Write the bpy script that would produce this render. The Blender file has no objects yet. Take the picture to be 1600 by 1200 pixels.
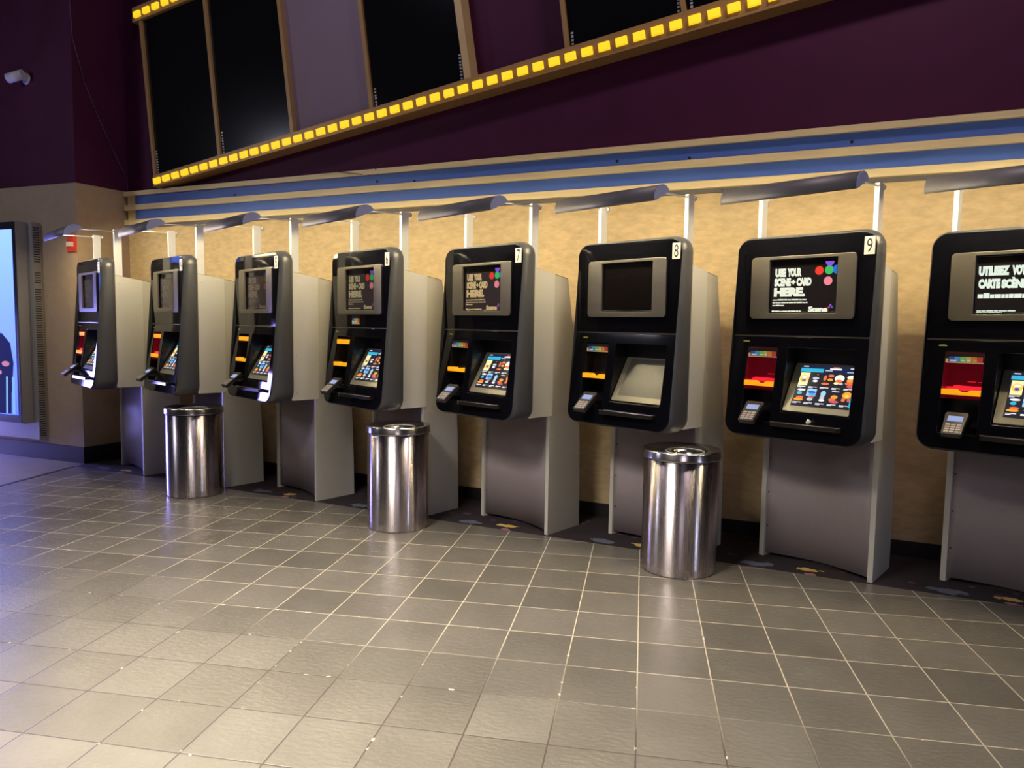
import bpy, bmesh, math, random
from mathutils import Vector, Matrix
random.seed(7)
C = bpy.context.scene
COL = C.collection
PI = math.pi

# ------------------------------------------------------------------ camera
cam_d = bpy.data.cameras.new('camera'); cam = bpy.data.objects.new('camera', cam_d); COL.objects.link(cam)
Rr, Ru, Rf = Vector((0.9042, 0.4267, 0.0155)), Vector((-0.0488, 0.0670, 0.9966)), Vector((-0.4242, 0.9019, -0.0814))
m = Matrix((( Rr.x, Ru.x, -Rf.x), (Rr.y, Ru.y, -Rf.y), (Rr.z, Ru.z, -Rf.z))).to_4x4()
m.translation = Vector((-0.146, -4.649, 1.469))
cam.matrix_world = m
cam_d.sensor_fit = 'HORIZONTAL'; cam_d.sensor_width = 36.0
cam_d.lens = 36.0*1141.82/1600.0
cam_d.clip_start = 0.05; cam_d.clip_end = 100
C.camera = cam

# ------------------------------------------------------------------ exposure, world, lights
vs = C.view_settings
C.display_settings.display_device = 'sRGB'
vs.view_transform = 'Standard'; vs.look = 'None'; vs.exposure = 0.0; vs.gamma = 1.0; vs.use_curve_mapping = False
W = bpy.data.worlds.new('world'); C.world = W; W.use_nodes = True
W.node_tree.nodes['Background'].inputs[0].default_value = (0.050, 0.042, 0.055, 1)
W.node_tree.nodes['Background'].inputs[1].default_value = 0.30

def area(name, loc, target, sx, sy, power, col, spread=PI):
    d = bpy.data.lights.new(name, 'AREA'); d.shape = 'RECTANGLE'; d.size = sx; d.size_y = sy
    d.energy = power; d.color = col; d.spread = spread
    o = bpy.data.objects.new(name, d); COL.objects.link(o); o.location = loc
    o.rotation_euler = (Vector(target)-Vector(loc)).to_track_quat('-Z', 'Y').to_euler()
    return o
area('ceiling_light_warm', (-2.6, -4.3, 3.9), (-2.3, -3.4, 0), 1.4, 1.0, 225, (1.0, 0.90, 0.79), math.radians(92))
area('ceiling_light_front', (0.2, -1.1, 5.7), (-0.4, 0.6, 2.6), 0.9, 0.25, 46, (1.0, 0.80, 0.86))
area('ceiling_light_front_left', (-4.2, -1.4, 5.7), (-4.4, 0.6, 2.6), 0.9, 0.25, 18, (0.85, 0.78, 1.0))
area('foyer_light_left', (-9.0, -4.5, 4.0), (-5.0, 0.0, 1.0), 1.0, 1.0, 45, (0.80, 0.82, 1.0))
area('bluish_fill_right', (4.8, -3.0, 1.5), (-0.5, 0.0, 0.9), 0.30, 2.0, 7, (0.66, 0.72, 1.0), math.radians(100))  # unseen bluish panel, added for streaks of reflection on the steel bins
area('foyer_light_behind', (1.5, -8.0, 3.6), (-1.5, 0.0, 0.8), 1.6, 0.6, 21, (0.98, 0.86, 0.98))
area('blue_floor_fill_left', (-9.6, -0.30, 0.80), (-4.8, -2.2, 0.0), 1.1, 1.2, 240, (0.30, 0.28, 1.0))  # unseen blue light, added to strengthen the glow on the left floor

# ------------------------------------------------------------------ materials
MAT = {}
def nodes_of(name):
    m = bpy.data.materials.new(name); m.use_nodes = True
    return m, m.node_tree, m.node_tree.nodes['Principled BSDF']
def pm(name, col, rough=0.5, metal=0.0, noise=0.0, nscale=30.0, bump=0.0, spec=0.5, aniso=0.0, stretch=None, coat=0.0, rvar=0.0):
    """plain procedural surface: base colour broken up by noise, optional bump"""
    if name in MAT: return MAT[name]
    m, t, b = nodes_of(name)
    b.inputs['Roughness'].default_value = rough; b.inputs['Metallic'].default_value = metal
    b.inputs['Specular IOR Level'].default_value = spec
    b.inputs['Coat Weight'].default_value = coat; b.inputs['Coat Roughness'].default_value = 0.05
    b.inputs['Anisotropic'].default_value = aniso
    tc = t.nodes.new('ShaderNodeTexCoord'); mp = t.nodes.new('ShaderNodeMapping')
    t.links.new(tc.outputs['Object'], mp.inputs['Vector'])
    if stretch: mp.inputs['Scale'].default_value = stretch
    n = t.nodes.new('ShaderNodeTexNoise'); n.inputs['Scale'].default_value = nscale; n.inputs['Detail'].default_value = 5
    t.links.new(mp.outputs[0], n.inputs['Vector'])
    r = t.nodes.new('ShaderNodeMapRange'); r.inputs[1].default_value = 0.25; r.inputs[2].default_value = 0.75
    r.inputs[3].default_value = 1-noise; r.inputs[4].default_value = 1+noise
    t.links.new(n.outputs[0], r.inputs[0])
    mx = t.nodes.new('ShaderNodeVectorMath'); mx.operation = 'SCALE'; mx.inputs[0].default_value = col[:3]
    t.links.new(r.outputs[0], mx.inputs['Scale']); t.links.new(mx.outputs[0], b.inputs['Base Color'])
    if rvar:
        r2 = t.nodes.new('ShaderNodeMapRange'); r2.inputs[3].default_value = rough-rvar; r2.inputs[4].default_value = rough+rvar
        t.links.new(n.outputs[0], r2.inputs[0]); t.links.new(r2.outputs[0], b.inputs['Roughness'])
    if bump:
        bp = t.nodes.new('ShaderNodeBump'); bp.inputs['Strength'].default_value = bump; bp.inputs['Distance'].default_value = 0.004
        t.links.new(n.outputs[0], bp.inputs['Height']); t.links.new(bp.outputs[0], b.inputs['Normal'])
    MAT[name] = m; return m
def em(name, col, st=1.0, base=None):
    if name in MAT: return MAT[name]
    m, t, b = nodes_of(name)
    b.inputs['Base Color'].default_value = (*(base or (0.003, 0.003, 0.003)), 1); b.inputs['Roughness'].default_value = 0.15; b.inputs['Specular IOR Level'].default_value = 0.3
    b.inputs['Emission Color'].default_value = (*col, 1); b.inputs['Emission Strength'].default_value = st
    MAT[name] = m; return m

# the room
M_wall = pm('beige_wallpaper', (0.60, 0.455, 0.255), 0.75, noise=0.16, nscale=14, bump=0.3, stretch=(1, 1, 2.2))
M_colm = pm('tan_wall_paint', (0.40, 0.30, 0.20), 0.7, noise=0.06, nscale=14, bump=0.15)
M_purp = pm('plum_wall_paint', (0.062, 0.008, 0.038), 0.6, noise=0.10, nscale=3, bump=0.1, spec=0.2)
M_base = pm('black_vinyl_base', (0.018, 0.015, 0.018), 0.45, noise=0.1)
M_cream = pm('maple_slat', (0.84, 0.68, 0.36), 0.5, noise=0.07, nscale=3, stretch=(1, 20, 20))
M_blue = pm('royal_blue_board', (0.070, 0.150, 0.52), 0.45, noise=0.06, nscale=4, stretch=(1, 12, 12))
M_rev = pm('grey_reveal', (0.11, 0.10, 0.125), 0.45, noise=0.04)
M_hole = pm('dark_hole', (0.004, 0.004, 0.006), 0.8)
# kiosk
M_glass = pm('black_gloss_fascia', (0.003, 0.003, 0.005), 0.06, spec=0.45)
M_shell = pm('charcoal_satin_shell', (0.050, 0.052, 0.062), 0.36, noise=0.05, nscale=40, bump=0.05)
M_lam = pm('light_grey_laminate', (0.50, 0.485, 0.44), 0.42, noise=0.035, nscale=60, rvar=0.06)
M_lamd = pm('taupe_laminate_panel', (0.34, 0.295, 0.31), 0.38, noise=0.04, nscale=50, rvar=0.05)
M_cover = pm('pale_powder_coat_cover', (0.60, 0.59, 0.56), 0.35, noise=0.02, nscale=50)
M_edge = pm('dark_edge_strip', (0.02, 0.018, 0.02), 0.5)
M_bez = pm('brushed_bronze_bezel', (0.17, 0.155, 0.135), 0.36, metal=0.65, noise=0.07, nscale=8, stretch=(1, 30, 60))
M_scr = pm('dark_lcd_glass', (0.005, 0.004, 0.004), 0.10)
M_plate = pm('white_number_card', (0.80, 0.78, 0.72), 0.5, noise=0.02)
M_ink = pm('black_ink', (0.01, 0.01, 0.01), 0.6)
M_seam = pm('brushed_seam', (0.30, 0.27, 0.24), 0.3, metal=0.8)
M_blk = pm('matt_black_plastic', (0.012, 0.011, 0.012), 0.35)
M_recess = pm('dark_recess_gloss', (0.014, 0.013, 0.015), 0.22)
M_frame = pm('champagne_screen_frame', (0.34, 0.32, 0.25), 0.30, metal=0.5, noise=0.04)
M_alu = pm('white_aluminium_post', (0.66, 0.67, 0.70), 0.42, metal=0.35, noise=0.02)
M_chr = pm('polished_rod', (0.72, 0.72, 0.74), 0.28, metal=0.6)
M_shade = pm('satin_silver_shade', (0.20, 0.195, 0.20), 0.52, metal=0.35, noise=0.03)
M_shin = pm('white_shade_lining', (0.80, 0.78, 0.72), 0.5)
M_cap = pm('lavender_grey_cap', (0.50, 0.56, 0.85), 0.45, metal=0.1)
M_term = pm('dark_terminal_plastic', (0.030, 0.028, 0.030), 0.30)
M_key = pm('grey_terminal_keys', (0.42, 0.38, 0.36), 0.4)
M_tray = pm('black_tray_gloss', (0.018, 0.014, 0.014), 0.2)
M_lip = em('amber_lip', (1.0, 0.42, 0.01), 0.75, (0.6, 0.25, 0.01))
M_redl = em('red_guide_light', (1.0, 0.02, 0.05), 0.75, (0.4, 0.01, 0.02))
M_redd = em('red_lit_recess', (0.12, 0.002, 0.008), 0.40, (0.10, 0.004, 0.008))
M_tscr = em('terminal_display', (0.42, 0.50, 0.85), 0.8)
M_tube = em('fluorescent_tube', (1.0, 0.83, 0.49), 165.0, (0.8, 0.8, 0.8))
M_gdot = em('green_status_light', (0.45, 0.5, 0.08), 0.35)
# marquee
M_gold = pm('gold_painted_frame', (0.40, 0.235, 0.085), 0.42, metal=0.15, noise=0.06, nscale=5)
M_goldl = pm('pale_gold_post', (0.62, 0.44, 0.20), 0.42, noise=0.05, nscale=5)
M_amb = None
M_bscr = pm('black_poster_glass', (0.003, 0.003, 0.004), 0.16, spec=0.5)
M_mauve = pm('mauve_blank_panel', (0.22, 0.15, 0.19), 0.6, noise=0.03, nscale=2)
M_tick = pm('pale_edge_tick', (0.45, 0.48, 0.55), 0.4)

def marquee_lamp_mat():
    m, t, b = nodes_of('yellow_marquee_lens')
    tc = t.nodes.new('ShaderNodeTexCoord'); n = t.nodes.new('ShaderNodeTexVoronoi'); n.inputs['Scale'].default_value = 120
    t.links.new(tc.outputs['Object'], n.inputs['Vector'])
    cr = t.nodes.new('ShaderNodeValToRGB'); cr.color_ramp.elements[0].color = (1.0, 0.74, 0.03, 1); cr.color_ramp.elements[1].color = (0.93, 0.52, 0.005, 1)
    t.links.new(n.outputs['Distance'], cr.inputs[0]); t.links.new(cr.outputs[0], b.inputs['Emission Color'])
    b.inputs['Base Color'].default_value = (0.8, 0.55, 0.02, 1); b.inputs['Emission Strength'].default_value = 0.95
    return m
M_amb = marquee_lamp_mat()

def steel_mat():
    m, t, b = nodes_of('brushed_stainless_steel')
    b.inputs['Anisotropic'].default_value = 0.93; b.inputs['Anisotropic Rotation'].default_value = 0.25
    tg = t.nodes.new('ShaderNodeTangent'); tg.direction_type = 'RADIAL'; tg.axis = 'Z'; t.links.new(tg.outputs[0], b.inputs['Tangent'])
    b.inputs['Metallic'].default_value = 1.0; b.inputs['Base Color'].default_value = (0.56, 0.505, 0.53, 1)
    tc = t.nodes.new('ShaderNodeTexCoord'); mp = t.nodes.new('ShaderNodeMapping'); mp.inputs['Scale'].default_value = (60, 60, 1.2)
    n = t.nodes.new('ShaderNodeTexNoise'); n.inputs['Scale'].default_value = 3; n.inputs['Detail'].default_value = 6
    t.links.new(tc.outputs['Object'], mp.inputs[0]); t.links.new(mp.outputs[0], n.inputs['Vector'])
    r = t.nodes.new('ShaderNodeMapRange'); r.inputs[3].default_value = 0.22; r.inputs[4].default_value = 0.34
    t.links.new(n.outputs[0], r.inputs[0]); t.links.new(r.outputs[0], b.inputs['Roughness'])
    bp = t.nodes.new('ShaderNodeBump'); bp.inputs['Strength'].default_value = 0.05; bp.inputs['Distance'].default_value = 0.002
    t.links.new(n.outputs[0], bp.inputs['Height']); t.links.new(bp.outputs[0], b.inputs['Normal'])
    return m
M_steel = steel_mat()
M_lid = pm('polished_steel_lid', (0.50, 0.47, 0.47), 0.20, metal=1.0, noise=0.03, nscale=30)

def math_n(t, op, a, b=None, c=None):
    n = t.nodes.new('ShaderNodeMath'); n.operation = op
    for i, v in enumerate((a, b, c)):
        if v is None: continue
        if isinstance(v, (int, float)): n.inputs[i].default_value = v
        else: t.links.new(v, n.inputs[i])
    return n.outputs[0]
def mixc(t, f, a, b):
    n = t.nodes.new('ShaderNodeMix'); n.data_type = 'RGBA'
    if isinstance(f, (int, float)): n.inputs[0].default_value = f
    else: t.links.new(f, n.inputs[0])
    for s, v in ((n.inputs[6], a), (n.inputs[7], b)):
        if isinstance(v, tuple): s.default_value = (*v[:3], 1)
        else: t.links.new(v, s)
    return n.outputs[2]
TILE = 0.305; TA = 0.2634; TX, TY = -0.6516, -0.3572
def floor_mat():
    m, t, b = nodes_of('slate_tile_floor')
    g = t.nodes.new('ShaderNodeNewGeometry')
    mp = t.nodes.new('ShaderNodeMapping'); mp.vector_type = 'TEXTURE'
    mp.inputs['Location'].default_value = (TX, TY, 0); mp.inputs['Rotation'].default_value = (0, 0, TA); mp.inputs['Scale'].default_value = (TILE, TILE, TILE)
    t.links.new(g.outputs['Position'], mp.inputs[0])
    # slight wobble so the joints are not ruler-straight
    wn = t.nodes.new('ShaderNodeTexNoise'); wn.inputs['Scale'].default_value = 14; t.links.new(mp.outputs[0], wn.inputs['Vector'])
    ws = t.nodes.new('ShaderNodeVectorMath'); ws.operation = 'SCALE'; ws.inputs['Scale'].default_value = 0.012
    t.links.new(wn.outputs['Color'], ws.inputs[0])
    wa = t.nodes.new('ShaderNodeVectorMath'); wa.operation = 'ADD'; t.links.new(mp.outputs[0], wa.inputs[0]); t.links.new(ws.outputs[0], wa.inputs[1])
    sx = t.nodes.new('ShaderNodeSeparateXYZ'); t.links.new(wa.outputs[0], sx.inputs[0])
    def edge(o):
        f = math_n(t, 'FRACT', o); f2 = math_n(t, 'SUBTRACT', 1.0, f); return math_n(t, 'MINIMUM', f, f2)
    e = math_n(t, 'MINIMUM', edge(sx.outputs[0]), edge(sx.outputs[1]))
    gr = t.nodes.new('ShaderNodeMapRange'); gr.inputs[1].default_value = 0.007; gr.inputs[2].default_value = 0.012; gr.inputs[3].default_value = 1; gr.inputs[4].default_value = 0
    t.links.new(e, gr.inputs[0]); grout = gr.outputs[0]
    fl = t.nodes.new('ShaderNodeVectorMath'); fl.operation = 'FLOOR'; cxy = t.nodes.new('ShaderNodeCombineXYZ'); t.links.new(sx.outputs[0], cxy.inputs[0]); t.links.new(sx.outputs[1], cxy.inputs[1]); cxy.inputs[2].default_value = 0.5; t.links.new(cxy.outputs[0], fl.inputs[0])
    wh = t.nodes.new('ShaderNodeTexWhiteNoise'); t.links.new(fl.outputs[0], wh.inputs['Vector'])
    n1 = t.nodes.new('ShaderNodeTexNoise'); n1.inputs['Scale'].default_value = 1.1; n1.inputs['Detail'].default_value = 2.5; n1.inputs['Roughness'].default_value = 0.5
    t.links.new(mp.outputs[0], n1.inputs['Vector'])
    v = math_n(t, 'ADD', math_n(t, 'MULTIPLY', wh.outputs['Value'], 0.42), math_n(t, 'MULTIPLY', n1.outputs[0], 0.58))
    tile = mixc(t, v, (0.085, 0.078, 0.064), (0.185, 0.172, 0.146))
    # joint colour darker away from the machines, paler towards them
    sp = t.nodes.new('ShaderNodeSeparateXYZ'); t.links.new(g.outputs['Position'], sp.inputs[0])
    dn = t.nodes.new('ShaderNodeTexNoise'); dn.inputs['Scale'].default_value = 1.3; dn.inputs['Detail'].default_value = 3; t.links.new(g.outputs['Position'], dn.inputs['Vector'])
    dd = math_n(t, 'ADD', sp.outputs[1], math_n(t, 'MULTIPLY', dn.outputs[0], 0.9))
    dr = t.nodes.new('ShaderNodeMapRange'); dr.inputs[1].default_value = -1.75; dr.inputs[2].default_value = -1.15; t.links.new(dd, dr.inputs[0])
    gcol = mixc(t, dr.outputs[0], (0.060, 0.045, 0.035), (0.50, 0.44, 0.33))
    chip = t.nodes.new('ShaderNodeTexNoise'); chip.inputs['Scale'].default_value = 5.5; chip.inputs['Detail'].default_value = 6; t.links.new(mp.outputs[0], chip.inputs['Vector'])
    col = mixc(t, grout, tile, gcol)
    wider = t.nodes.new('ShaderNodeMapRange'); wider.inputs[1].default_value = 0.012; wider.inputs[2].default_value = 0.022; wider.inputs[3].default_value = 1; wider.inputs[4].default_value = 0; t.links.new(e, wider.inputs[0])
    cm = math_n(t, 'MULTIPLY', math_n(t, 'GREATER_THAN', chip.outputs[0], 0.655), wider.outputs[0])
    col = mixc(t, cm, col, (0.62, 0.55, 0.40))
    t.links.new(col, b.inputs['Base Color'])
    mp2 = t.nodes.new('ShaderNodeMapping'); mp2.inputs['Scale'].default_value = (1, 2.2, 1); t.links.new(mp.outputs[0], mp2.inputs[0])
    n2 = t.nodes.new('ShaderNodeTexNoise'); n2.inputs['Scale'].default_value = 8; n2.inputs['Detail'].default_value = 4; n2.inputs['Roughness'].default_value = 0.55; t.links.new(mp2.outputs[0], n2.inputs['Vector'])
    rr = t.nodes.new('ShaderNodeMapRange'); rr.inputs[3].default_value = 0.24; rr.inputs[4].default_value = 0.30; rr.inputs[0].default_value = 0.65
    rg = math_n(t, 'ADD', rr.outputs[0], math_n(t, 'MULTIPLY', grout, 0.35)); t.links.new(rg, b.inputs['Roughness'])
    b.inputs['Specular IOR Level'].default_value = 0.62
    hh = math_n(t, 'SUBTRACT', n2.outputs[0], math_n(t, 'MULTIPLY', grout, 0.6))
    bp = t.nodes.new('ShaderNodeBump'); bp.inputs['Strength'].default_value = 0.55; bp.inputs['Distance'].default_value = 0.004
    t.links.new(hh, bp.inputs['Height']); t.links.new(bp.outputs[0], b.inputs['Normal'])
    return m
M_floor = floor_mat()
M_lobby = pm('taupe_lobby_floor', (0.19, 0.17, 0.14), 0.35, noise=0.12, nscale=3, bump=0.1)
def carpet_mat():
    m, t, b = nodes_of('patterned_dark_carpet')
    g = t.nodes.new('ShaderNodeNewGeometry')
    n = t.nodes.new('ShaderNodeTexNoise'); n.inputs['Scale'].default_value = 7; n.inputs['Detail'].default_value = 3; t.links.new(g.outputs['Position'], n.inputs['Vector'])
    vo = t.nodes.new('ShaderNodeTexVoronoi'); vo.inputs['Scale'].default_value = 9; t.links.new(g.outputs['Position'], vo.inputs['Vector'])
    base = mixc(t, n.outputs[0], (0.008, 0.005, 0.009), (0.026, 0.014, 0.020))
    msk = math_n(t, 'LESS_THAN', vo.outputs['Distance'], 0.20)
    rnd = t.nodes.new('ShaderNodeSeparateColor'); t.links.new(vo.outputs['Color'], rnd.inputs[0])
    msk = math_n(t, 'MULTIPLY', msk, math_n(t, 'GREATER_THAN', rnd.outputs[0], 0.45))
    spot = mixc(t, rnd.outputs[1], (0.10, 0.025, 0.05), (0.06, 0.065, 0.11))
    col = mixc(t, msk, base, spot)
    # spots of light at each kiosk, painted into the carpet colour
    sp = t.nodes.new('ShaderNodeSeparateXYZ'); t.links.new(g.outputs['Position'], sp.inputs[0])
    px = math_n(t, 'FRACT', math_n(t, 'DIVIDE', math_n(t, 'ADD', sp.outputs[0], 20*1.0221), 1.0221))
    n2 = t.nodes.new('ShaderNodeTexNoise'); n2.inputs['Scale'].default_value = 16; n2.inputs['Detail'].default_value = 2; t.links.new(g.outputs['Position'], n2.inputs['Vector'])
    def glow_blob(cx, cy, rx, ry, colr, c0):
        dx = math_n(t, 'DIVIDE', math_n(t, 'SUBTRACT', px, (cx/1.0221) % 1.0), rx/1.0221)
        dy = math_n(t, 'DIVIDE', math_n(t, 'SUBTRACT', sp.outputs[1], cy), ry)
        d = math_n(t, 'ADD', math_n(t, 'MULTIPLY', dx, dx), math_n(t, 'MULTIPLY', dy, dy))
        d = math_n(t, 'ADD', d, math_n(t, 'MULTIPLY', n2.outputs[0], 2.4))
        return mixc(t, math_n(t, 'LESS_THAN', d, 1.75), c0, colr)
    col = glow_blob(-0.352, 0.085, 0.10, 0.045, (0.55, 0.38, 0.10), col)
    col = glow_blob(-0.330, 0.00, 0.05, 0.03, (0.30, 0.13, 0.18), col)
    col = glow_blob(-0.640, 0.06, 0.12, 0.06, (0.10, 0.11, 0.16), col)
    t.links.new(col, b.inputs['Base Color']); b.inputs['Roughness'].default_value = 0.9
    fz = t.nodes.new('ShaderNodeTexNoise'); fz.inputs['Scale'].default_value = 400; t.links.new(g.outputs['Position'], fz.inputs['Vector'])
    bp = t.nodes.new('ShaderNodeBump'); bp.inputs['Strength'].default_value = 0.5; bp.inputs['Distance'].default_value = 0.003
    t.links.new(fz.outputs[0], bp.inputs['Height']); t.links.new(bp.outputs[0], b.inputs['Normal'])
    return m
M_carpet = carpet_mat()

# ------------------------------------------------------------------ mesh helpers
class MB:
    def __init__(s): s.bm = bmesh.new()
    def face(s, pts, mi=0):
        f = s.bm.faces.new([s.bm.verts.new(p) for p in pts]); f.material_index = mi; return f
    def box(s, x0, x1, y0, y1, z0, z1, mi=0, mat=None):
        P = [Vector(p) for p in ((x0,y0,z0),(x1,y0,z0),(x1,y1,z0),(x0,y1,z0),(x0,y0,z1),(x1,y0,z1),(x1,y1,z1),(x0,y1,z1))]
        if mat: P = [mat @ p for p in P]
        v = [s.bm.verts.new(p) for p in P]
        for q in ((0,3,2,1),(4,5,6,7),(0,1,5,4),(1,2,6,5),(2,3,7,6),(3,0,4,7)):
            f = s.bm.faces.new([v[i] for i in q]); f.material_index = mi
    def prism(s, poly, fn, a, b, mi=0, close=True):
        """poly: 2D points; fn(u,v,w)->3D; extruded for w in a..b"""
        A = [s.bm.verts.new(fn(u, v, a)) for u, v in poly]; B = [s.bm.verts.new(fn(u, v, b)) for u, v in poly]
        n = len(poly)
        for i in range(n):
            f = s.bm.faces.new((A[i], A[(i+1) % n], B[(i+1) % n], B[i])); f.material_index = mi
        if close:
            f = s.bm.faces.new(A[::-1]); f.material_index = mi; f = s.bm.faces.new(B); f.material_index = mi
    def tube(s, p, q, r, n=12, mi=0, r2=None):
        p, q = Vector(p), Vector(q); r2 = r if r2 is None else r2
        d = (q-p).normalized(); a = d.orthogonal().normalized(); b = d.cross(a)
        A = [s.bm.verts.new(p+(a*math.cos(2*PI*i/n)+b*math.sin(2*PI*i/n))*r) for i in range(n)]
        B = [s.bm.verts.new(q+(a*math.cos(2*PI*i/n)+b*math.sin(2*PI*i/n))*r2) for i in range(n)]
        for i in range(n):
            f = s.bm.faces.new((A[i], A[(i+1) % n], B[(i+1) % n], B[i])); f.smooth = True; f.material_index = mi
        for L in (A[::-1], B):
            f = s.bm.faces.new(L); f.material_index = mi
    def lathe(s, prof, c=(0, 0, 0), n=64, mi=0, axis='z', smooth=True):
        rings = []
        for r, z in prof:
            ring = []
            for i in range(n):
                a = 2*PI*i/n; x, y = r*math.cos(a), r*math.sin(a)
                ring.append(s.bm.verts.new((c[0]+x, c[1]+y, c[2]+z) if axis == 'z' else (c[0]+x, c[1]+z, c[2]+y)))
            rings.append(ring)
        for A, B in zip(rings, rings[1:]):
            for i in range(n):
                f = s.bm.faces.new((A[i], A[(i+1) % n], B[(i+1) % n], B[i])); f.smooth = smooth; f.material_index = mi
        return rings
    def ball(s, c, r, mi=0, sc=(1, 1, 1)):
        M = Matrix.Translation(c) @ Matrix.Diagonal((*sc, 1))
        res = bmesh.ops.create_uvsphere(s.bm, u_segments=14, v_segments=8, radius=r, matrix=M)
        for v in res['verts']:
            for f in v.link_faces: f.smooth = True; f.material_index = mi
    def disc(s, c, ax, ay, n=20, mi=0):
        c, ax, ay = Vector(c), Vector(ax), Vector(ay)
        s.face([c+ax*math.cos(2*PI*i/n)+ay*math.sin(2*PI*i/n) for i in range(n)], mi)
    def bevel(s, w, seg=2, ang=35):
        es = [e for e in s.bm.edges if len(e.link_faces) == 2 and e.calc_face_angle(0) > math.radians(ang)]
        bmesh.ops.bevel(s.bm, geom=es, offset=w, segments=seg, profile=0.5, affect='EDGES', clamp_overlap=True)
        return s
    def mesh(s, name, mats, recalc=True):
        if recalc: bmesh.ops.recalc_face_normals(s.bm, faces=s.bm.faces)
        me = bpy.data.meshes.new(name); s.bm.to_mesh(me); s.bm.free()
        for m_ in (mats if isinstance(mats, (list, tuple)) else [mats]): me.materials.append(m_)
        return me
    def build(s, name, mats, parent=None, recalc=True):
        return put(name, s.mesh(name, mats, recalc), parent)
def put(name, me, parent=None):
    o = bpy.data.objects.new(name, me); COL.objects.link(o)
    if parent: o.parent = parent
    return o
def tag(o, label=None, cat=None, group=None, kind=None):
    if label: o['label'] = label
    if cat: o['category'] = cat
    if group: o['group'] = group
    if kind: o['kind'] = kind
    return o
def empty(name, loc=(0, 0, 0), rz=0):
    o = bpy.data.objects.new(name, None); COL.objects.link(o); o.location = loc; o.rotation_euler = (0, 0, rz); o.empty_display_size = 0.1
    return o
def struct(o): o['kind'] = 'structure'; return o
def rrect(x0, x1, z0, z1, r, n=6, which=(1, 1, 1, 1)):
    """rounded rectangle, corners BL,BR,TR,TL"""
    out = []
    for (cx, cz, a0), w, (hx, hz) in zip(((x0+r, z0+r, PI), (x1-r, z0+r, 1.5*PI), (x1-r, z1-r, 0), (x0+r, z1-r, 0.5*PI)), which, ((x0, z0), (x1, z0), (x1, z1), (x0, z1))):
        if w:
            for i in range(n+1):
                a = a0+0.5*PI*i/n; out.append((cx+r*math.cos(a), cz+r*math.sin(a)))
        else: out.append((hx, hz))
    return out
def plate_bm(outer, holes, th, bev=0.0):
    """flat plate with holes from a filled 2D curve -> bmesh, plate in local XY, thickness in Z"""
    cu = bpy.data.curves.new('tmp', 'CURVE'); cu.dimensions = '2D'; cu.fill_mode = 'BOTH'
    cu.extrude = max(th/2-bev, 0.0001); cu.bevel_depth = bev; cu.bevel_resolution = 1; cu.offset = -bev
    for pts in [outer]+list(holes):
        sp = cu.splines.new('POLY'); sp.points.add(len(pts)-1); sp.use_cyclic_u = True
        for p, (x, y) in zip(sp.points, pts): p.co = (x, y, 0, 1)
    o = bpy.data.objects.new('tmp', cu); COL.objects.link(o)
    dg = bpy.context.evaluated_depsgraph_get(); ev = o.evaluated_get(dg); me = ev.to_mesh()
    bm = bmesh.new(); bm.from_mesh(me); ev.to_mesh_clear()
    bpy.data.objects.remove(o); bpy.data.curves.remove(cu)
    bmesh.ops.remove_doubles(bm, verts=bm.verts, dist=1e-5)
    return bm
def text_bm(txt, bold=0.0, depth=0.0):
    cu = bpy.data.curves.new('tmp', 'FONT'); cu.body = txt; cu.size = 1.0; cu.space_character = 0.92 if bold else 1.0; cu.offset = bold; cu.extrude = depth; cu.resolution_u = 3
    o = bpy.data.objects.new('tmp', cu); COL.objects.link(o)
    dg = bpy.context.evaluated_depsgraph_get(); ev = o.evaluated_get(dg); me = ev.to_mesh()
    bm = bmesh.new(); bm.from_mesh(me); ev.to_mesh_clear()
    bpy.data.objects.remove(o); bpy.data.curves.remove(cu)
    return bm
def add_text(mb, txt, x0, x1, z0, z1, fn, mi=0, bold=0.0, width_from_height=None):
    """lettering fitted into the box, mapped by fn(x,z)->3D"""
    t = text_bm(txt, bold)
    xs = [v.co.x for v in t.verts]; ys = [v.co.y for v in t.verts]
    ax, bx, ay, by = min(xs), max(xs), min(ys), max(ys)
    if width_from_height: x1 = x0+(bx-ax)*(z1-z0)/(by-ay)*width_from_height
    vm = {}
    for v in t.verts:
        vm[v.index] = mb.bm.verts.new(fn(x0+(v.co.x-ax)/(bx-ax)*(x1-x0), z0+(v.co.y-ay)/(by-ay)*(z1-z0)))
    for f in t.faces:
        try: nf = mb.bm.faces.new([vm[v.index] for v in f.verts]); nf.material_index = mi
        except ValueError: pass
    t.free()

# ------------------------------------------------------------------ the room shell
WY = 0.69                      # plane of the back wall
CX = -7.15                     # side face of the projecting wall on the left
# floor: tiled area / carpet strip under the machines / smoother lobby floor at far left
tdir = Vector((math.cos(TA), math.sin(TA))); tper = Vector((-math.sin(TA), math.cos(TA)))
CE = -0.02
def tile_edge(y):              # x of the tile area's left border at depth y
    return -7.09 - (y+0.002)*math.tan(TA)*1.17
mb = MB()
xl = -7.09
mb.face([(tile_edge(-12), -12, 0), (6, -12, 0), (6, CE, 0), (tile_edge(CE), CE, 0)])
mb.build('floor', [M_floor]); struct(bpy.data.objects['floor'])
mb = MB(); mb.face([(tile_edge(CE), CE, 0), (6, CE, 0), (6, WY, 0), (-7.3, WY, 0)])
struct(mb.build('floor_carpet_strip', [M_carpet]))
mb = MB(); mb.face([(-16, -12, 0), (tile_edge(-12), -12, 0), (tile_edge(CE), CE, 0), (-7.2, 0.3, 0), (-16, 0.3, 0)])
struct(mb.build('floor_lobby', [M_lobby]))
mb = MB()
a0, a1 = tile_edge(-12), tile_edge(CE)
mb.prism([(a0-0.03, -12), (a0+0.012, -12), (a1+0.012, CE), (a1-0.03, CE)], lambda u, v, w: (u, v, w), 0.0, 0.003)
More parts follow.
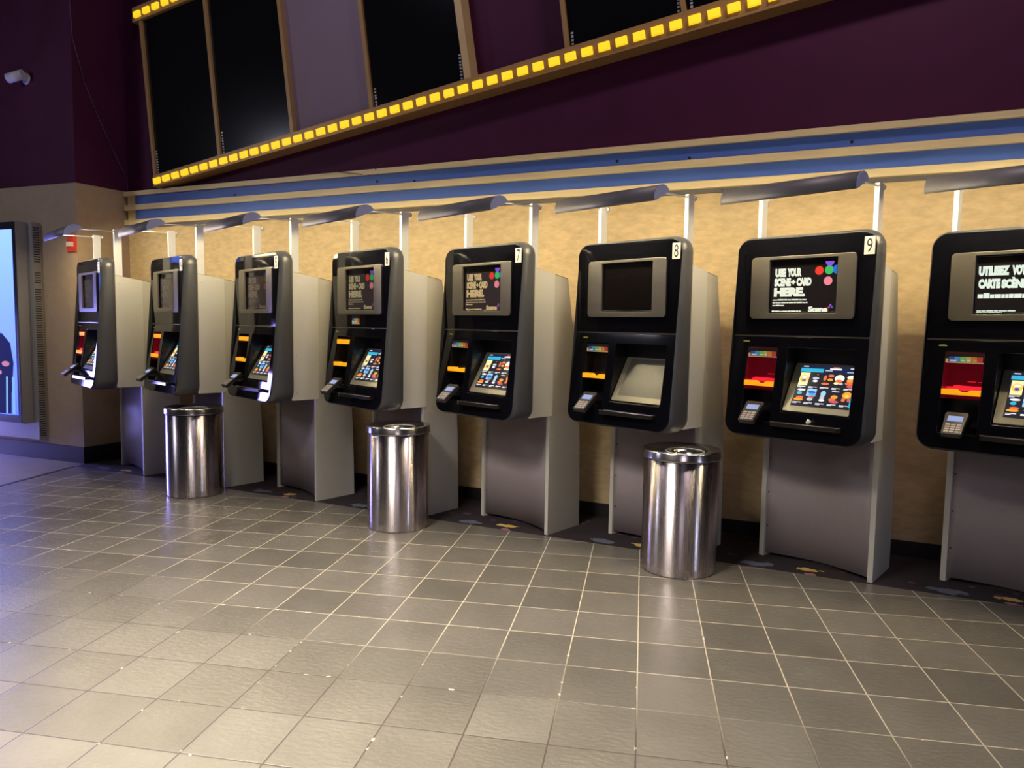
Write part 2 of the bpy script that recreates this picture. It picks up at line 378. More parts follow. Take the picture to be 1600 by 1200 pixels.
struct(mb.build('trim_1', [M_base]))

mb = MB(); mb.box(-7.3, 6, WY, WY+0.12, 0, 2.60); struct(mb.build('wall_back', [M_wall]))
mb = MB(); mb.box(-7.3, 6, WY, WY+0.12, 2.60, 7.0); struct(mb.build('wall_back_upper', [M_purp]))
# projecting wall on the left (front face runs slightly off parallel)
def colpoly(o=0.0): return [(-16, -0.36-o), (-8.44, 0.048-o), (CX+o, 0.118-o), (CX+o, WY+0.1), (-16, WY+0.1)]
ident = lambda u, v, w: (u, v, w)
mb = MB(); mb.prism(colpoly(), ident, 0, 2.79); struct(mb.build('wall_left', [M_colm]))
mb = MB(); mb.prism(colpoly(0.004), ident, 2.79, 7.0); struct(mb.build('wall_left_upper', [M_purp]))
mb = MB(); mb.prism(colpoly(0.014), ident, 0, 0.165); struct(mb.build('baseboard_left', [M_base]))
mb = MB(); mb.box(CX+0.014, 6, WY-0.014, WY, 0, 0.10); struct(mb.build('baseboard_back', [M_base]))

# striped ledge: three maple slats, two blue boards, grey reveal
z_s = ((2.735, 2.779), (2.587, 2.641), (2.440, 2.491)); z_b = ((2.641, 2.735), (2.491, 2.587))
for k, (a, b) in enumerate(z_s):
    mb = MB(); mb.box(CX+0.02, 6, 0.62, WY, a, b); mb.bevel(0.004, 2); struct(mb.build('trim_%d' % (k+2), [M_cream]))
for k, (a, b) in enumerate(z_b):
    mb = MB(); mb.box(-6.99, 6, 0.648, WY, a-0.002, b+0.002)
    mb.box(-7.12, -6.99, 0.660, WY, a, b, 2)
    for hx, hz, kk in ((-3.95, 2.676, 0), (-3.57, 2.656, 0), (-5.60, 2.662, 0), (-1.81, 2.679, 0), (-1.28, 2.659, 0), (-0.24, 2.677, 0)):
        if kk == k: mb.disc((hx, 0.6472, hz), (0.011, 0, 0), (0, 0, 0.011), mi=1)
    struct(mb.build('trim_%d' % (k+5), [M_blue, M_hole, M_cream]))
mb = MB(); mb.box(CX+0.02, 6, 0.665, WY, 2.412, 2.440); struct(mb.build('trim_7', [M_rev]))

# ------------------------------------------------------------------ marquee sign over the machines
def ztop(x): return 2.895+0.1392*(x+6.574)
def zbot(x): return 2.785+0.1320*(x+6.568)
def zup(x): return 4.405+0.115*(x+6.80)
MYF, MYB = 0.54, WY
mar = empty('marquee_sign', (-3.3, WY, 2.9))
def mp_(o): o.parent = mar; o.matrix_parent_inverse = Matrix.Translation(mar.location).inverted(); return o
def mq(poly, y0, y1, name, mat, bev=0.0):
    mb = MB(); mb.prism(poly, lambda u, v, w: (u, w, v), y0, y1)
    if bev: mb.bevel(bev, 1)
    return mp_(mb.build(name, [mat]))
XR = 1.6
fo = mq([(-6.585, zbot(-6.585)), (XR, zbot(XR)), (XR, ztop(XR)), (-6.585, ztop(-6.585))], MYF, MYB, 'light_band', M_gold, 0.006)
fo2 = mq([(-6.825, zup(-6.825)), (-2.5, zup(-2.5)), (-2.5, zup(-2.5)+0.14), (-6.825, zup(-6.825)+0.14)], MYF, MYB, 'light_band', M_gold, 0.006)
fo['label'] = 'long gold lower band with yellow lamps'; fo2['label'] = 'upper gold band with yellow lamps'
# lamp lens: a low box whose front comes to a shallow ridge, like the ones on the sign
mb = MB()
w, h, d = 0.043, 0.030, 0.024
F = [(-w, -h), (w, -h), (w, h), (-w, h)]; G = [(-w*0.9, -h*0.85), (w*0.9, -h*0.85), (w*0.9, h*0.85), (-w*0.9, h*0.85)]
A = [mb.bm.verts.new((x, 0, z)) for x, z in F]; B = [mb.bm.verts.new((x, -d, z)) for x, z in G]
for i in range(4): mb.bm.faces.new((A[i], A[(i+1) % 4], B[(i+1) % 4], B[i]))
mb.bm.faces.new(B); mb.bm.faces.new(A[::-1])
lens_me = mb.mesh('lamp_lens', [M_amb])
def lens(x, z, slope):
    o = put('lamp_lens', lens_me); o.location = (x, MYF, z); o.rotation_euler = (0, -math.atan(slope), 0); o.parent = mar; o.matrix_parent_inverse = Matrix.Translation(mar.location).inverted()
for i in range(50):
    x = -6.518+0.1284*i
    if x > -0.1: break
    lens(x, 2.838+0.1366*(x+6.518), 0.1366)
for i in range(12):
    x = -6.745+0.1302*i; lens(x, 4.471+0.129*(x+6.738), 0.125)
# uprights between the panels
def bar(xt, zt, xb, w, name='upright', mat=M_gold, y0=0.55):
    zb_ = ztop(xb)-0.01; k = (xt-xb)/(zt-zb_); zt2 = min(zup(xt)+0.01 if xt > -6.9 else zt, 5.6)
    xt2 = xb+k*(zt2-zb_)
    return mq([(xb-w/2, zb_), (xb+w/2, zb_), (xt2+w/2, zt2), (xt2-w/2, zt2)], y0, MYB, name, mat, 0.003)
BARS = [(-6.725, 4.36, -6.572, 0.034), (-5.854, 4.457, -5.692, 0.036), (-4.949, 4.305, -4.802, 0.036), (-4.064, 4.157, -3.941, 0.036), (-3.120, 4.0, -3.018, 0.060), (-2.235, 3.85, -2.185, 0.036), (-1.345, 3.70, -1.328, 0.036)]
for i, b_ in enumerate(BARS): bar(*b_, mat=(M_goldl if i == 4 else M_gold))
def panel(i, j, mat, name, y0, y1):
    (xt, zt, xb, _), (xt2, zt2, xb2, _) = BARS[i], BARS[j]
    za, zb2 = ztop(xb)-0.005, ztop(xb2)-0.005
    k1 = (xt-xb)/(zt-za); k2 = (xt2-xb2)/(zt2-zb2); zu1, zu2 = zup(xt), zup(xt2)
    return mq([(xb, za), (xb2, zb2), (xb2+k2*(zu2-zb2), zu2), (xb+k1*(zu1-za), zu1)], y0, y1, name, mat)
panel(0, 1, M_bscr, 'poster_screen', 0.575, 0.66); panel(1, 2, M_bscr, 'poster_screen', 0.575, 0.66)
o = panel(2, 3, M_mauve, 'blank_panel', 0.60, 0.66); o['label'] = 'plain mauve panel'
panel(3, 4, M_bscr, 'poster_screen', 0.575, 0.66); panel(5, 6, M_bscr, 'poster_screen', 0.575, 0.66)
mq([(-1.328, ztop(-1.328)), (-0.4, ztop(-0.4)), (-0.45, 5.0), (-1.45, 5.0)], 0.575, 0.66, 'poster_screen', M_bscr)
# pale connector ticks at the foot of the screens
for x0, k, n_ in ((-6.545, -0.105, 9), (-5.655, -0.11, 8), (-4.835, -0.115, 3), (-3.905, -0.12, 6), (-3.085, -0.12, 8), (-2.150, -0.1, 4), (-1.372, -0.08, 5), (-1.285, -0.07, 3)):
    mb = MB()
    for i in range(n_):
        z = ztop(x0)+0.02+i*0.026; x = x0+k*(i*0.026)
        mb.box(x-0.009, x+0.009, 0.571, 0.5755, z, z+0.012+0.006*random.random())
    mp_(mb.build('connector_ticks', [M_tick]))
tag(mar, 'long slanted gold marquee with glowing yellow lamps and black poster panels on the plum wall', 'sign')

# ------------------------------------------------------------------ kiosks
SP = 1.0221; KY = math.radians(-21.3); OFF = -0.354
def fy(z): return -0.325 if z >= 1.425 else -0.325-(1.425-z)*0.1524
CACHE = {}
def cm(key, fn):
    if key not in CACHE: CACHE[key] = fn()
    return CACHE[key]

def me_side_panel():
    # profile in y,z; nose of the lower part rounded
    prof = [(0.004, 0.0), (0.004, 0.845), (-0.205, 0.845), (-0.205, 1.852), (0.180, 1.792), (0.215, 1.62), (0.255, 1.42), (0.290, 1.22), (0.325, 1.02), (0.350, 0.84), (0.365, 0.60), (0.375, 0.30), (0.380, 0.0)]
    mb = MB()
    # the panel leans in slightly towards the back
    def fn(u, v, w): return (w-0.10*max(u, 0), u, v)
    mb.prism(prof, fn, -0.030, 0.0); mb.bevel(0.009, 3)
    return mb.mesh('side_panel', [M_lam])
def me_edge_strip():
    mb = MB(); T = 0.004
    pts = [(-0.205, 1.852), (0.180, 1.792), (0.215, 1.62), (0.255, 1.42), (0.290, 1.22), (0.325, 1.02), (0.350, 0.84), (0.365, 0.60), (0.375, 0.30), (0.380, 0.0)]
    for (a, b), (c, d) in zip(pts, pts[1:]):
        L = math.hypot(c-a, d-b); nx, nz = -(d-b)/L*T, (c-a)/L*T
        mb.prism([(a, b), (c, d), (c+nx, d+nz), (a+nx, b+nz)], lambda u, v, w: (w-0.10*max(u, 0), u, v), -0.027, -0.002)
    return mb.mesh('edge_strip', [M_edge])
def me_cover():
    mb = MB(); mb.prism([(-0.206, 0.843), (0.020, 0.843), (0.030, 0.853), (0.030, 1.817), (-0.206, 1.853)], lambda u, v, w: (w-0.10*max(u, 0), u, v), -0.002, 0.0035); mb.bevel(0.0015, 1)
    mb.box(-0.060, 0.005, -0.204, 0.026, 0.8405, 0.8430)
    return mb.mesh('side_cover', [M_cover])
def me_screws():
    mb = MB()
    for y, z in ((-0.16, 0.90), (-0.16, 1.20), (-0.16, 1.50), (-0.16, 1.78)):
        mb.lathe([(0.0065, 0), (0.0065, 0.0015), (0.004, 0.003), (0.0, 0.003)], n=10)
        vs_ = [v for v in mb.bm.verts if not v.tag]
        for v in vs_: v.tag = True; v.co = Vector((v.co.z, y+v.co.x, z+v.co.y))
    return mb.mesh('screw_heads', [M_alu])
def me_front_panel():
    mb = MB(); N = 16; pts = []
    for i in range(N+1):
        x = -0.326+0.652*i/N; pts.append((x, 0.018+0.058*math.cos(PI*(i/N-0.5))))
    poly = pts+[(x, y+0.02) for x, y in reversed(pts)]
    mb.prism(poly, lambda u, v, w: (u, v, w), 0.022, 0.85)
    for f in mb.bm.faces: f.smooth = abs(f.normal.z) < 0.5
    for z in (0.20, 0.42, 0.64, 0.82): mb.disc((-0.312, 0.0185, z), (0.005, 0, 0), (0, 0, 0.005), 10, 1)
    return mb.mesh('front_panel', [M_lamd, M_ink])
def me_kick():
    mb = MB(); mb.box(-0.32, 0.32, 0.09, 0.12, 0, 0.05); return mb.mesh('toe_kick', [M_edge])
def me_cabinet():
    mb = MB(); prof = [(-0.204, 0.850), (0.335, 0.850), (0.30, 1.10), (0.25, 1.40), (0.17, 1.78), (-0.204, 1.835)]
    mb.prism(prof, lambda u, v, w: (w, u, v), -0.300, 0.300)
    mb.box(-0.30, 0.30, 0.28, 0.30, 0, 0.85)
    return mb.mesh('cabinet_body', [M_lamd])
def outline(o):
    return rrect(-0.400-o, 0.400+o, 0.842-o, 1.992+o, 0.078+o, 8)
def me_shell():
    mb = MB(); loops = []
    for o, dy, absy in ((0.0, 0.004, None), (0.010, 0.020, None), (0.015, 0.045, None), (0.016, None, -0.245), (0.010, None, -0.222), (-0.004, None, -0.210)):
        loops.append([mb.bm.verts.new((x, (fy(z)+dy) if absy is None else absy, z)) for x, z in outline(o)])
    n = len(loops[0])
    for A, B in zip(loops, loops[1:]):
        for i in range(n):
            f = mb.bm.faces.new((A[i], A[(i+1) % n], B[(i+1) % n], B[i])); f.smooth = True
    mb.bm.faces.new(loops[-1])
    return mb.mesh('head_shell', [M_shell])
def plate_mesh(name, outer, holes, th, mats, bev, fn):
    bm = plate_bm(outer, holes, th, bev)
    for v in bm.verts: v.co = Vector(fn(v.co.x, v.co.y, v.co.z))
    bmesh.ops.recalc_face_normals(bm, faces=bm.faces)
    mb = MB(); mb.bm.free(); mb.bm = bm
    return mb.mesh(name, mats)
def me_fascia_up():
    return plate_mesh('upper_fascia', rrect(-0.399, 0.399, 1.429, 1.991, 0.077, 8, (0, 0, 1, 1)), [rrect(-0.180, 0.198, 1.566, 1.857, 0.004, 2)], 0.008, [M_glass], 0.002, lambda x, y, z: (x, -0.325+z, y))
def me_fascia_lo():
    return plate_mesh('lower_fascia', rrect(-0.399, 0.399, 0.843, 1.421, 0.077, 8, (1, 1, 0, 0)), [rrect(-0.302, -0.116, 0.925, 1.358, 0.006, 2), rrect(-0.056, 0.327, 0.992, 1.360, 0.006, 2)], 0.008, [M_glass], 0.002, lambda x, y, z: (x, fy(y)+z, y))
def me_seam():
    mb = MB(); mb.box(-0.398, 0.398, -0.331, -0.322, 1.4225, 1.4275); return mb.mesh('seam_strip', [M_seam])
def me_bezel():
    return plate_mesh('screen_bezel', rrect(-0.301, 0.307, 1.525, 1.883, 0.024, 5), [rrect(-0.188, 0.206, 1.558, 1.865, 0.003, 2)], 0.014, [M_bez], 0.0025, lambda x, y, z: (x, -0.334+z, y))
def me_display_off():
    mb = MB(); mb.box(-0.192, 0.210, -0.320, -0.312, 1.555, 1.868); return mb.mesh('upper_screen', [M_scr])
def recess_box(mb, x0, x1, z0, z1, yb, mi=0):
    y0, y1 = fy(z0)+0.003, fy(z1)+0.003
    P = {k: v for k, v in (('a', (x0, y0, z0)), ('b', (x1, y0, z0)), ('c', (x1, y1, z1)), ('d', (x0, y1, z1)), ('e', (x0, yb, z0)), ('f', (x1, yb, z0)), ('g', (x1, yb, z1)), ('h', (x0, yb, z1)))}
    for q in ('aefb', 'bfgc', 'cghd', 'dhea', 'ehgf'): mb.face([P[c] for c in q], mi)
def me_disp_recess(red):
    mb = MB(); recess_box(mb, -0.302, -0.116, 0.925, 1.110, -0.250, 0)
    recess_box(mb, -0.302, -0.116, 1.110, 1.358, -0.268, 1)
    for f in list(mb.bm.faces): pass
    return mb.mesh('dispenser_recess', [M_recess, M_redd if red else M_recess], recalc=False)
def me_slot(red):
    mb = MB()
    mb.box(-0.205, -0.165, -0.272, -0.266, 1.197, 1.200); mb.box(-0.155, -0.128, -0.272, -0.266, 1.196, 1.199)
    mb.box(-0.300, -0.118, -0.285, -0.269, 1.150, 1.168)
    return mb.mesh('ticket_slot', [M_redl if red else M_blk])
def me_lip():
    mb = MB(); poly = [(-0.300, 1.131), (-0.118, 1.131), (-0.118, 1.158), (-0.165, 1.158), (-0.180, 1.147), (-0.215, 1.147), (-0.232, 1.160), (-0.300, 1.160)]
    y = fy(1.145)
    mb.prism(poly, lambda u, v, w: (u, w, v), y-0.010, y+0.030); mb.bevel(0.002, 1)
    return mb.mesh('ticket_lip', [M_lip])
def me_cleartray():
    mb = MB(); poly = [(-0.296, 1.160), (-0.118, 1.163), (-0.118, 1.178), (-0.245, 1.181), (-0.262, 1.160)]
    mb.prism(poly, lambda u, v, w: (u, w, v), fy(1.17)+0.006, fy(1.17)+0.03)
    return mb.mesh('ticket_guide', [M_redl])
RB = [em('card_%d' % i, c, 0.55) for i, c in enumerate([(0.75, 0.45, 0.18), (0.06, 0.10, 0.35), (0.10, 0.32, 0.55), (0.20, 0.50, 0.12), (0.60, 0.45, 0.08), (0.70, 0.22, 0.05), (0.60, 0.06, 0.05), (0.7, 0.75, 0.85)])]
def me_sticker():
    mb = MB(); z0, z1 = 1.303, 1.338
    def q(x0, x1, a, b, mi, o=0.0): y0, y1 = fy(a)-0.002-o, fy(b)-0.002-o; mb.face([(x0, y0, a), (x1, y0, a), (x1, y1, b), (x0, y1, b)], mi)
    mb.box(-0.300, -0.117, -0.340, -0.334, z0-0.003, z1+0.014, 8)
    def q(x0, x1, a, b, mi, o=0.0): mb.face([(x0, -0.3405-o, a), (x1, -0.3405-o, a), (x1, -0.3405-o, b), (x0, -0.3405-o, b)], mi)
    q(-0.298, -0.119, z0-0.003, z0+0.002, 0); q(-0.298, -0.285, z0, z0+0.02, 0)
    n = 6; w = (0.160)/n
    for i in range(n): q(-0.283+i*w, -0.283+(i+1)*w-0.001, z0+0.003, z1-0.004, i+1)
    q(-0.278, -0.247, z0+0.005, z0+0.014, 7, 0.0006); q(-0.225, -0.205, z0+0.008, z0+0.014, 7, 0.0006); q(-0.195, -0.180, z0+0.008, z0+0.016, 7, 0.0006); q(-0.168, -0.150, z0+0.008, z0+0.014, 4, 0.0006)
    return mb.mesh('payment_sticker', RB+[M_blk])
def me_amberstrip():
    mb = MB(); z = 1.318; y = fy(z); mb.box(-0.298, -0.120, y-0.006, y+0.02, z-0.018, z+0.016); mb.bevel(0.003, 1)
    return mb.mesh('amber_header', [M_lip])
def me_status():
    mb = MB(); y = fy(1.391)-0.0048
    mb.disc((-0.317, y, 1.391), (0.022, 0, 0), (0, -0.0006, 0.006), 16); return mb.mesh('status_light', [M_gdot])
# card terminal, tilted, sticking out of the recess
TM = Matrix.Translation((-0.207, -0.4565, 0.990)) @ Matrix.Rotation(math.radians(4), 4, 'Z') @ Matrix.Rotation(math.atan2(0.095, 0.125), 4, 'X')
def me_terminal():
    mb = MB()
    prof = [(-0.046, -0.080), (-0.040, -0.084), (0.040, -0.084), (0.046, -0.080), (0.050, 0.02), (0.054, 0.070), (0.046, 0.082), (-0.046, 0.082), (-0.054, 0.070), (-0.050, 0.02)]
    mb.prism(prof, lambda u, v, w: tuple(TM @ Vector((u, v, w))), -0.026, 0.0); mb.bevel(0.004, 2)
    # arm that holds it
    mb.tube(tuple(TM @ Vector((0, 0.02, -0.02))), (-0.207, -0.262, 0.960), 0.018, 12)
    return mb.mesh('card_terminal', [M_term])
def me_term_scr():
    mb = MB(); mb.box(-0.035, 0.035, 0.012, 0.052, -0.001, 0.0015, mat=TM); return mb.mesh('terminal_screen', [M_tscr])
def me_term_scr_off():
    return cm('tso', me_term_scr)
def me_keys():
    mb = MB()
    for r in range(4):
        for c in range(3):
            x = -0.036+c*0.026; y = -0.074+r*0.0175
            mb.box(x, x+0.021, y, y+0.012, -0.001, 0.003, mat=TM)
    mb.bevel(0.001, 1)
    return mb.mesh('keypad', [M_key])
def me_ts_recess():
    mb = MB(); recess_box(mb, -0.056, 0.327, 0.992, 1.360, -0.216); return mb.mesh('screen_recess', [M_recess], recalc=False)
# touch screen slab: p(u,v,w): u across, v up the slope, w outwards
SB = Vector((0, -0.386, 1.003)); SD = Vector((0, 0.160, 0.265)).normalized(); SN = Vector((0, -SD.z, SD.y))
def sp_(u, v, w): q = SB+SD*v+SN*w; return (u, q.y, q.z)
def me_ts_frame():
    mb = MB(); mb.prism(rrect(-0.051, 0.323, 0.0, 0.312, 0.008, 3), sp_, -0.018, 0.0); mb.bevel(0.002, 1)
    return mb.mesh('touch_screen', [M_frame])
UI = [em('ui_%d' % i, c, s*1.35) for i, (c, s) in enumerate([((0.030, 0.028, 0.040), 0.55), ((0.012, 0.018, 0.055), 1.0), ((0.04, 0.42, 0.62), 0.9), ((0.85, 0.85, 0.92), 0.95), ((0.90, 0.52, 0.08), 1.0), ((0.90, 0.72, 0.35), 1.0),
      ((0.75, 0.16, 0.06), 0.9), ((0.30, 0.55, 0.90), 0.95), ((0.55, 0.62, 0.68), 0.8), ((0.05, 0.08, 0.45), 0.9), ((0.85, 0.30, 0.03), 1.0), ((0.90, 0.85, 0.65), 1.0), ((0.55, 0.10, 0.12), 0.9)])]
def me_ui():
    mb = MB(); X0, X1, V0, V1 = -0.012, 0.316, 0.036, 0.300
    def P(a, b, w): return sp_(X0+(X1-X0)*a, V0+(V1-V0)*(1-b), w)
    def q(a0, a1, b0, b1, mi, w=0.0014): mb.face([P(a0, b1, w), P(a1, b1, w), P(a1, b0, w), P(a0, b0, w)], mi)
    def el(a, b, ra, rb, mi, w=0.0018, n=16): mb.face([P(a+ra*math.cos(-2*PI*i/n), b+rb*math.sin(-2*PI*i/n), w) for i in range(n)][::-1], mi)
    q(0, 1, 0, 1, 0, 0.0008); q(0, 1, 0, 0.17, 1, 0.0011)
    q(0.0, 0.40, 0.075, 0.165, 2); q(0.03, 0.12, 0.02, 0.04, 3); q(0.50, 0.70, 0.05, 0.085, 3); el(0.61, 0.035, 0.07, 0.014, 6); q(0.43, 0.55, 0.10, 0.125, 8); q(0.84, 1.0, 0.03, 0.05, 3); q(0.80, 0.93, 0.12, 0.14, 8)
    cw = 0.2; pw = 0.17
    R1 = [(0.02, 5, [(0.5, 0.25, 0.42, 0.17, 5), (0.5, 0.5, 0.45, 0.30, 4), (0.5, 0.36, 0.27, 0.09, 3), (0.5, 0.60, 0.22, 0.10, 9), (0.5, 0.87, 0.34, 0.09, 5)], 4),
          (0.22, 0, [(0.5, 0.40, 0.34, 0.10, 8), (0.5, 0.62, 0.26, 0.09, 3), (0.6, 0.12, 0.08, 0.04, 6)], 0),
          (0.42, 0, [(0.25, 0.35, 0.16, 0.22, 6), (0.8, 0.15, 0.30, 0.10, 6), (0.8, 0.45, 0.28, 0.10, 10), (0.4, 0.78, 0.40, 0.09, 6)], 0),
          (0.62, 0, [(0.5, 0.32, 0.48, 0.28, 11), (0.5, 0.52, 0.36, 0.12, 6), (0.3, 0.70, 0.25, 0.09, 5), (0.75, 0.72, 0.22, 0.08, 8)], 0),
          (0.82, 0, [(0.5, 0.20, 0.46, 0.16, 11), (0.5, 0.45, 0.44, 0.14, 10), (0.4, 0.66, 0.44, 0.13, 6), (0.6, 0.88, 0.42, 0.11, 12)], 0)]
    R2 = [(0.02, 0, [(0.55, 0.10, 0.42, 0.08, 3), (0.45, 0.36, 0.26, 0.12, 2), (0.60, 0.70, 0.38, 0.10, 6), (0.5, 0.86, 0.50, 0.10, 10)], 0),
          (0.22, 7, [(0.5, 0.25, 0.46, 0.10, 9), (0.6, 0.42, 0.38, 0.10, 2), (0.55, 0.64, 0.30, 0.12, 12), (0.5, 0.80, 0.30, 0.12, 8)], 7),
          (0.42, 0, [(0.52, 0.30, 0.26, 0.22, 7), (0.50, 0.62, 0.22, 0.26, 8), (0.52, 0.82, 0.30, 0.08, 3)], 0),
          (0.62, 0, [(0.5, 0.08, 0.40, 0.03, 3), (0.5, 0.50, 0.34, 0.14, 10), (0.35, 0.72, 0.34, 0.13, 6), (0.6, 0.86, 0.44, 0.10, 12)], 0),
          (0.82, 0, [(0.5, 0.30, 0.46, 0.26, 10), (0.5, 0.36, 0.22, 0.12, 4), (0.25, 0.66, 0.20, 0.14, 6), (0.80, 0.66, 0.18, 0.14, 12)], 0)]
    for rows, b0, b1 in ((R1, 0.185, 0.50), (R2, 0.575, 0.885)):
        for x, bg, els, lm_ in rows:
            if bg: q(x, x+pw*0.96, b0, b0+(b1-b0)*(1 if bg != 7 else 0.55), bg)
            for k_, (a, b, ra, rb, mi) in enumerate(els): el(x+a*pw, b0+b*(b1-b0), ra*pw, rb*(b1-b0), mi, 0.0017+0.0002*k_)
            q(x, x+pw*0.85, b1+0.018, b1+0.032, 3); q(x, x+pw*0.45, b1+0.042, b1+0.054, 3)
    q(0.975, 1.0, 0.60, 0.95, 2, 0.0028)
    return mb.mesh('film_menu', UI, recalc=False)
def me_blank():
    mb = MB(); mb.face([sp_(-0.012, 0.036, 0.001), sp_(0.316, 0.036, 0.001), sp_(0.316, 0.300, 0.001), sp_(-0.012, 0.300, 0.001)])
    return mb.mesh('blank_glass', [pm('grey_blank_screen', (0.10, 0.098, 0.085), 0.32)], recalc=False)
def me_tray():
    mb = MB()
    poly = [(-0.092, -0.398), (0.302, -0.398), (0.302, -0.430), (0.285, -0.448), (-0.062, -0.470), (-0.085, -0.462), (-0.092, -0.448)]
    mb.prism(poly, lambda u, v, w: (u, v, w), 0.915, 0.938); mb.bevel(0.004, 2)
    return mb.mesh('tray', [M_tray])
def me_tray_rim():
    mb = MB(); pts = [(-0.088, -0.452), (-0.080, -0.464), (-0.062, -0.470), (0.285, -0.448), (0.300, -0.433)]
    for a, b in zip(pts, pts[1:]): mb.tube((*a, 0.939), (*b, 0.939), 0.0022, 6)
    return mb.mesh('tray_rim', [M_seam])
def me_post():
    mb = MB()
    mb.box(-0.012, 0.012, -0.196, -0.134, 1.78, 2.262)
    mb.bevel(0.0015, 1)
    return mb.mesh('lamp_post', [M_alu])
def me_rod():
    mb = MB(); mb.tube((0, -0.472, 2.238), (0, -0.118, 2.247), 0.005, 10)
    mb.tube((0, -0.195, 2.2452), (0, -0.203, 2.2452), 0.009, 12)
    return mb.mesh('rod', [M_chr])
def me_knob():
    mb = MB(); mb.ball((0, -0.116, 2.247), 0.0165); return mb.mesh('knob', [M_chr])
LF, LB = Vector((-0.592, 2.170)), Vector((-0.452, 2.236))
LM = (LF+LB)/2; LC = (LB-LF)/2; LN = Vector((-LC.y, LC.x)).normalized()*0.064
def arc(n, k=1.0):
    return [LM-LC*k*math.cos(PI*i/n)+LN*k*math.sin(PI*i/n) for i in range(n+1)]
LX0, LX1 = -0.374, 0.386
def me_shade():
    mb = MB(); n = 18; A, B = arc(n), arc(n, 0.955)
    for loop, mi in ((A, 0), (B, 1)):
        for p, q in zip(loop, loop[1:]):
            f = mb.face([(LX0, p.x, p.y), (LX1, p.x, p.y), (LX1, q.x, q.y), (LX0, q.x, q.y)], mi); f.smooth = True
    for x in (LX0, LX1):
        for i in range(n): mb.face([(x, A[i].x, A[i].y), (x, A[i+1].x, A[i+1].y), (x, B[i+1].x, B[i+1].y), (x, B[i].x, B[i].y)], 0)
    for i in (0, n): mb.face([(LX0, A[i].x, A[i].y), (LX1, A[i].x, A[i].y), (LX1, B[i].x, B[i].y), (LX0, B[i].x, B[i].y)], 0)
    bmesh.ops.remove_doubles(mb.bm, verts=mb.bm.verts, dist=1e-5)
    return mb.mesh('lamp_shade', [M_shade, M_shin])
def me_cap(side):
    mb = MB(); A = arc(18, 1.0)
    x = LX1 if side > 0 else LX0
    mb.prism([(p.x, p.y) for p in A], lambda u, v, w: (w, u, v), x-0.004*(side > 0), x+0.004*(side < 0)+0.003*(side > 0))
    return mb.mesh('end_cap', [M_cap])
def me_tube():
    mb = MB(); c = LM+LN*0.18; mb.tube((LX0+0.03, c.x, c.y), (LX1-0.03, c.x, c.y), 0.011, 12); return mb.mesh('fluorescent_tube', [M_tube])
def me_plate():
    mb = MB(); mb.box(0.337, 0.392, -0.3312, -0.3295, 1.868, 1.962); return mb.mesh('number_card', [M_plate])

